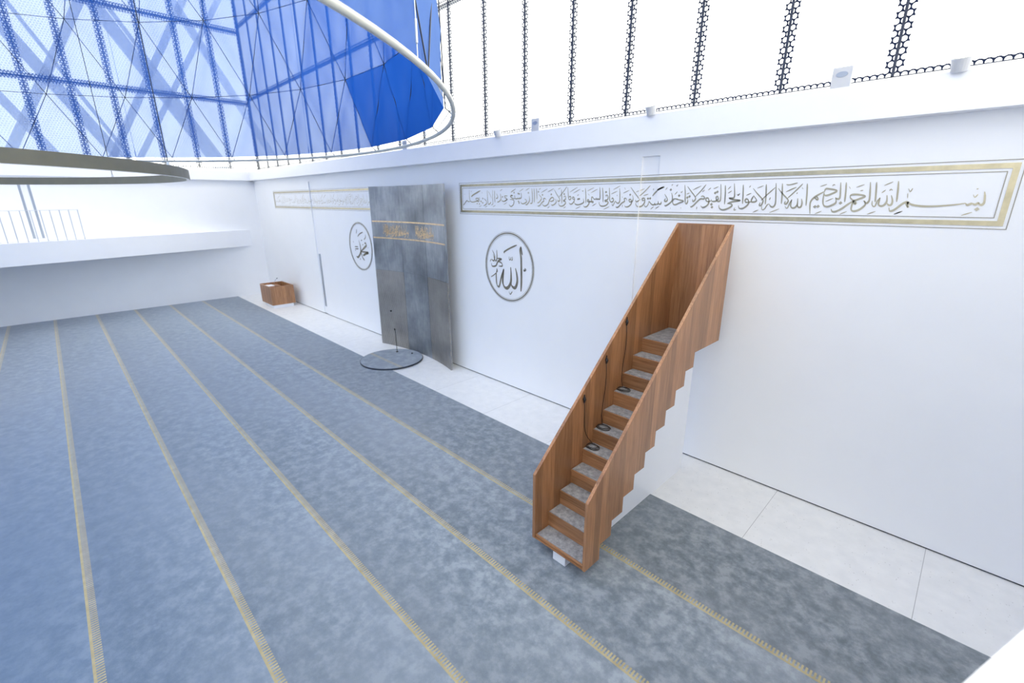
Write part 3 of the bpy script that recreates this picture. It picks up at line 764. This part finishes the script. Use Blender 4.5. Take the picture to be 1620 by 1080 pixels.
# white spine the stairs rest on
pl = [(3.635, 0.0125), (5.695, 0.0125), (5.695, 0.0), (6.70, 0.0), (6.70, 2.30)]
top = []
for i in range(10):
    y = 3.897 + 0.2289 * i
    top += [(y, 0.160 + 0.2139 * i), (y, 0.160 + 0.2139 * (i + 1))]
pl += top[::-1] + [(3.635, 0.160)]
MB().prism(pl, 'x', -2.972, -2.780).build('plinth', M['white'], pul)

# microphone leads clipped to the left panel, coiled on the steps
def lead(y, z, step, cx, cy, label):
    xw = PXL + PT
    zt = TZ[step] + 0.003
    r = thing('microphone_cable', (xw + 0.02, y, zt), label, 'cable', 'microphone leads on the pulpit steps')
    m = MB()
    m.tube([(xw + 0.012, y, z + 0.035), (xw + 0.02, y, z), (xw + 0.014, y, z - 0.05)], [0.012, 0.02, 0.01], 8)
    m.tube([(xw, y, z), (xw + 0.02, y, z)], 0.016, 8)
    m.tube([(xw + 0.012, y, z + 0.03), (xw + 0.02, y - 0.01, z + 0.07)], 0.008, 8)
    m.build('connector', M['black'], r)
    pts = [(xw + 0.014, y, z - 0.04)]
    for k in range(1, 9):
        t = k / 9
        pts.append((xw + 0.014 + (0.012 * math.sin(6 * t)), y + (cy + 0.06 - y) * t ** 3, z - 0.04 + (zt + 0.03 - z + 0.04) * t))
    pts.append((xw + 0.03, cy + 0.065, zt + 0.012))
    for k in range(0, 3 * 20 + 1):
        t = math.pi * 0.6 + 2 * math.pi * k / 20
        rr = 0.1 - 0.014 * (k / 20) + 0.008 * math.sin(k * 0.31)
        pts.append((cx + rr * math.cos(t) * 1.1, cy + rr * 0.82 * math.sin(t), zt + 0.006 + 0.007 * (k / 20) + 0.003 * math.sin(k * 0.9)))
    MB().tube(pts, 0.0042, 6).build('lead', M['black'], r, smooth=True)
lead(5.43, 2.69, 7, -3.155, 5.345, 'black microphone lead coiled on a step high up the pulpit')
lead(4.985, 2.24, 5, -3.15, 4.885, 'black microphone lead coiled on the middle of the three littered steps')
lead(4.52, 1.815, 4, -3.16, 4.665, 'black microphone lead coiled on the lowest of the three littered steps')

# ------------------------------------------------------------------ lectern in the far corner
lec = thing('lectern', (-20.85, 6.42, 0), 'open wooden box lectern on a low white base in the far corner', 'lectern')
lx0, lx1, ly0, ly1, lz0, lz1 = -21.55, -20.22, 5.98, 6.9, 0.13, 0.90
T = 0.035
def wallp(x0, x1, y0, y1, nm, rk=0.0):
    mb = MB().box(x0, x1, y0, y1, lz0, lz1)
    mb.build(nm, M['wood'], lec, 0.003)
wallp(lx0, lx1, ly0, ly0 + T, 'front_panel'); wallp(lx0, lx1, ly1 - T, ly1, 'back_panel')
wallp(lx0, lx0 + T, ly0 + T, ly1 - T, 'side_panel'); wallp(lx1 - T, lx1, ly0 + T, ly1 - T, 'side_panel')
MB().box(lx0 + T, lx1 - T, ly0 + T, ly1 - T, lz0, lz0 + 0.03).build('floor_board', M['wood_h'], lec)
MB().box(lx0 + T, lx0 + 0.62, ly0 + T, ly1 - T - 0.25, lz1 - 0.11, lz1 - 0.085).build('reading_shelf', M['wood_h'], lec)
MB().box(lx0 + 0.25, lx1 - 0.02, ly0 + 0.05, ly1 - 0.08, 0.0, lz0).build('base', M['white'], lec, 0.004)
pg = MB().box(lx0 + 0.14, lx0 + 0.56, ly0 + 0.06, ly0 + 0.42, lz1 - 0.085, lz1 - 0.07)
tag(pg.build('paper_sheet', M['paper']), 'white sheet lying in the wooden lectern', 'paper')
gm = thing('gooseneck_microphone', (lx0 + 0.25, ly1 - 0.3, lz1 - 0.085), 'thin grey gooseneck microphone standing in the wooden lectern', 'microphone')
gp = [(lx0 + 0.2, ly0 + 0.5, lz1 - 0.085), (lx0 + 0.24, ly0 + 0.52, lz1 + 0.02), (lx0 + 0.35, ly0 + 0.55, lz1 + 0.14), (lx0 + 0.44, ly0 + 0.58, lz1 + 0.2)]
MB().tube(gp, 0.008, 6).build('gooseneck', M['grey_strip'], gm, smooth=True)
MB().tube([gp[-1], (gp[-1][0] + 0.04, gp[-1][1] + 0.01, gp[-1][2] + 0.02)], [0.016, 0.02], 8).build('microphone_head', M['steel_cable'], gm)

# ------------------------------------------------------------------ small floodlights along the rim of the prayer wall
def flood(x, kind, label):
    y = YW - 0.165
    z = 5.565
    r = thing('floodlight', (x, y, z), label, 'floodlight', 'floodlights on the rim above the prayer wall')
    if kind == 'plate':
        a = 0.1
        hs = MB().box(x - a, x + a, y - 0.03, y + 0.0, z - 0.01, z + 0.21).build('housing', M['fixture'], r, 0.006)
        mb = MB()
        for s in range(20):
            t = 2 * math.pi * s / 20
            mb.v.append((x + 0.06 * math.cos(t), y - 0.034, z + 0.13 + 0.03 * math.sin(t)))
        for s in range(20):
            t = 2 * math.pi * s / 20
            mb.v.append((x + 0.06 * math.cos(t), y - 0.026, z + 0.13 + 0.03 * math.sin(t)))
        mb.f.append(tuple(range(20))); mb.f += [(s, (s + 1) % 20, 20 + (s + 1) % 20, 20 + s) for s in range(20)]
        mb.build('lens', M['grey_strip'], hs)
        MB().box(x - 0.03, x + 0.03, y, y + 0.1, z - 0.01, z + 0.06).build('bracket', M['fixture'], r)
    else:
        mb = MB()
        for t0, rr in ((0, 0.07), (1, 0.085)):
            for s in range(20):
                t = 2 * math.pi * s / 20
                c0 = Vector((x, y - 0.02, z - 0.012)) if t0 == 0 else Vector((x, y - 0.06, z + 0.105))
                ax = Vector((0, -0.33, 0.94)); u_ = Vector((1, 0, 0)); v_ = ax.cross(u_)
                mb.v.append(tuple(c0 + u_ * rr * math.cos(t) + v_ * rr * math.sin(t)))
        mb.f.append(tuple(range(20))); mb.f.append(tuple(range(39, 19, -1)))
        mb.f += [(s, (s + 1) % 20, 20 + (s + 1) % 20, 20 + s) for s in range(20)]
        hs = mb.build('housing', M['fixture'], r)
        mb2 = MB()
        for s in range(20):
            t = 2 * math.pi * s / 20
            ax = Vector((0, -0.33, 0.94)); u_ = Vector((1, 0, 0)); v_ = ax.cross(u_)
            c0 = Vector((x, y - 0.06, z + 0.105)) + ax * 0.004
            mb2.v.append(tuple(c0 + u_ * 0.07 * math.cos(t) + v_ * 0.07 * math.sin(t)))
        mb2.f.append(tuple(range(20)))
        mb2.build('lens', M['lens'], hs)
flood(-1.571, 'plate', 'larger square floodlight plate at right, next to the rightmost round floodlight')
flood(-0.542, 'can', 'round white floodlight on the rim, rightmost of the row')
flood(-4.006, 'can', 'small white floodlight on the rim straight above the pulpit top')
flood(-6.437, 'plate', 'square floodlight plate on the rim above the round medallion with tall letters')
flood(-7.458, 'can', 'small floodlight on the rim just left of the farther square plate')
flood(-11.0, 'plate', 'floodlight on the rim beside the lowest bend of the white tube ring')

# ------------------------------------------------------------------ blue fabric dome with its ring and cable net
RT, ZT = 9.0, 5.45
can = thing('fabric_dome', (CX, CY, ZT), 'huge blue mesh fabric dome hanging inside a white tube ring', 'canopy')
N = 30
LEV = [(5.54, 8.87), (7.14, 8.86), (8.95, 8.66), (10.65, 8.1), (12.1, 7.1), (13.2, 5.5), (13.9, 3.2)]
def node(l, k):
    z, r = LEV[l]
    a = math.radians(12 * k + (6 if l % 2 == 0 else 0))
    return Vector((CX + r * math.cos(a), CY + r * math.sin(a), z))
mb = MB(); weave = []
def tri(a, b, c, w_):
    n = 6
    idx = {}
    for i in range(n + 1):
        for j in range(n + 1 - i):
            u, v = i / n, j / n; wq = 1 - u - v
            p = a * wq + b * u + c * v
            # cloth bellies out a little between the ties and is crumpled
            rad = Vector((p.x - CX, p.y - CY, 0)).normalized()
            edge = min(u, v, wq)
            bul = -0.03 * (1 - math.exp(-6 * edge)) + 0.014 * noise.noise(p * 1.7) + 0.008 * noise.noise(p * 5)
            hem = p.z < 5.545
            mids = [(a + b) / 2, (b + c) / 2, (a + c) / 2]
            dm = min((p - q).length for q in [a, b, c] + mids)
            bul += 0.03 * math.exp(-(dm / 0.10) ** 2)
            if not hem: p = p + rad * bul
            idx[(i, j)] = len(mb.v); mb.v.append(tuple(p))
    for i in range(n):
        for j in range(n - i):
            mb.f.append((idx[(i, j)], idx[(i + 1, j)], idx[(i, j + 1)])); weave.append(w_)
            if i + j < n - 1:
                mb.f.append((idx[(i + 1, j)], idx[(i + 1, j + 1)], idx[(i, j + 1)])); weave.append(w_)
def wv(p, z):
    a = math.degrees(math.atan2(p.y - CY, p.x - CX)) % 360
    # doubled cloth on the panels above the mihrab side of the ring
    if 60 < a < 96 and z < 7.14: return 0.10
    if z > 7.14 and 91 < a < 106 and z < 9: return 0.27
    if a < 60 or a > 300: return 0.64
    return 0.31
for l in range(len(LEV) - 1):
    for k in range(N):
        if l % 2 == 0:
            ts = [(node(l, k), node(l, k + 1), node(l + 1, k + 1)), (node(l, k), node(l + 1, k + 1), node(l + 1, k))]
        else:
            ts = [(node(l, k), node(l, k + 1), node(l + 1, k)), (node(l, k + 1), node(l + 1, k + 1), node(l + 1, k))]
        for t_ in ts:
            cen = (t_[0] + t_[1] + t_[2]) / 3
            tri(*t_, wv(cen, cen.z))
top_c = len(mb.v)
mb.v.append((CX, CY, 14.3))
l = len(LEV) - 1
for k in range(N):
    i = len(mb.v); mb.v += [tuple(node(l, k)), tuple(node(l, k + 1))]; mb.f.append((i, i + 1, top_c)); weave.append(0.31)
org = Vector(can['_org'])
me = bpy.data.meshes.new('fabric')
me.from_pydata([tuple(Vector(p) - org) for p in mb.v], [], mb.f)
at = me.attributes.new('weave', 'FLOAT', 'FACE')
at.data.foreach_set('value', weave)
import bmesh
bm = bmesh.new(); bm.from_mesh(me)
bmesh.ops.remove_doubles(bm, verts=bm.verts, dist=0.002)
bmesh.ops.recalc_face_normals(bm, faces=bm.faces)
if sum(f.normal.x * (f.calc_center_median().x) + f.normal.y * (f.calc_center_median().y) for f in bm.faces) < 0:
    bmesh.ops.reverse_faces(bm, faces=bm.faces)
bm.to_mesh(me); bm.free()
me.materials.append(M['fabric'])
me.polygons.foreach_set('use_smooth', [True] * len(me.polygons))
fo = bpy.data.objects.new('fabric', me); COL.objects.link(fo); fo.parent = can; fo['label'] = 'blue translucent mesh fabric'
# tube ring
RN = 180
MB().tube([(CX + RT * math.cos(2 * math.pi * k / RN), CY + RT * math.sin(2 * math.pi * k / RN), ZT) for k in range(RN)], 0.031, 12, True).build('tube_ring', M['tube'], can, smooth=True)
def inset(p, d=-0.02):
    rad = Vector((p.x - CX, p.y - CY, 0)).normalized()
    return p - rad * d
CR = 0.0085
for k in range(N):
    base = Vector((CX + RT * math.cos(math.radians(12 * k + 6)), CY + RT * math.sin(math.radians(12 * k + 6)), ZT))
    for s in (0, 1):
        path = [inset(base, 0.0)]
        kk = k
        path.append(inset(node(0, k)))
        for l in range(1, len(LEV) - 1):
            # step half a cell sideways at every level
            if l % 2 == 1: kk = kk + 1 if s == 0 else kk
            else: kk = kk if s == 0 else kk - 1
            path.append(inset(node(l, kk)))
        MB().tube(path, CR, 6).build('net_cable', M['steel_cable'], can)
for l in (1, 2, 3, 4):
    MB().tube([inset(node(l, k)) for k in range(N)], CR * 0.8, 6, True).build('hoop_cable', M['steel_cable'], can)
# the light hoop line between hem and tube, and the ties
MB().tube([(CX + 8.95 * math.cos(math.radians(12 * k + 6)), CY + 8.95 * math.sin(math.radians(12 * k + 6)), 5.5) for k in range(N)], 0.006, 6, True).build('hem_cable', M['pale_cable'], can)
for k in range(0, N):
    a = math.radians(12 * k + 6)
    p = Vector((CX + RT * math.cos(a), CY + RT * math.sin(a), ZT))
    MB().tube([p + Vector((0, 0, -0.01)), inset(p, 0.04) + Vector((0, 0, 0.045))], 0.014, 6).build('clamp', M['pale_cable'], can)
for k in range(0, N, 3):
    a = math.radians(12 * k + 0.9)
    p = Vector((CX + (RT + 0.02) * math.cos(a), CY + (RT + 0.02) * math.sin(a), ZT))
    MB().tube([p, p + Vector((0, 0, 0.12)), p + Vector((0, 0, 0.13)), p + Vector((0, 0, 0.3)), p + Vector((0, 0, 0.31)), p + Vector((0, 0, 7.9))],
              [0.0045, 0.0045, 0.011, 0.011, 0.0045, 0.0045], 8).build('hanger_rod', M['pale_cable'], can)

# ------------------------------------------------------------------ ring chandelier
ch = thing('ring_chandelier', (CX, CY - 0.08, 4.66), 'large bronze ring chandelier hanging at left', 'chandelier')
RC, zc0, zc1 = 4.99, 4.665, 4.81
MB().lathe([(RC - 0.055, zc0), (RC, zc0), (RC, zc1), (RC - 0.055, zc1)], CX, CY - 0.08, 128).build('ring', M['chandelier'], ch)
MB().lathe([(RC - 0.045, zc0 - 0.004), (RC - 0.01, zc0 - 0.004), (RC - 0.01, zc0), (RC - 0.045, zc0)], CX, CY - 0.08, 128).build('light_diffuser', M['lens'], ch)
for k in range(6):
    a = math.radians(62.5 + 60 * k)
    p = (CX + (RC - 0.03) * math.cos(a), CY - 0.08 + (RC - 0.03) * math.sin(a))
    wi = MB().tube([(p[0], p[1], zc1 - 0.005), (p[0], p[1], 14.2)], 0.006, 6).build('suspension_wire', M['steel_cable'], ch)
    MB().lathe([(0.0001, zc1), (0.02, zc1), (0.015, zc1 + 0.05), (0.0001, zc1 + 0.05)], p[0], p[1], 10).build('wire_clamp', M['pale_cable'], wi)

for o in list(bpy.data.objects):
    if '_org' in o: del o['_org']
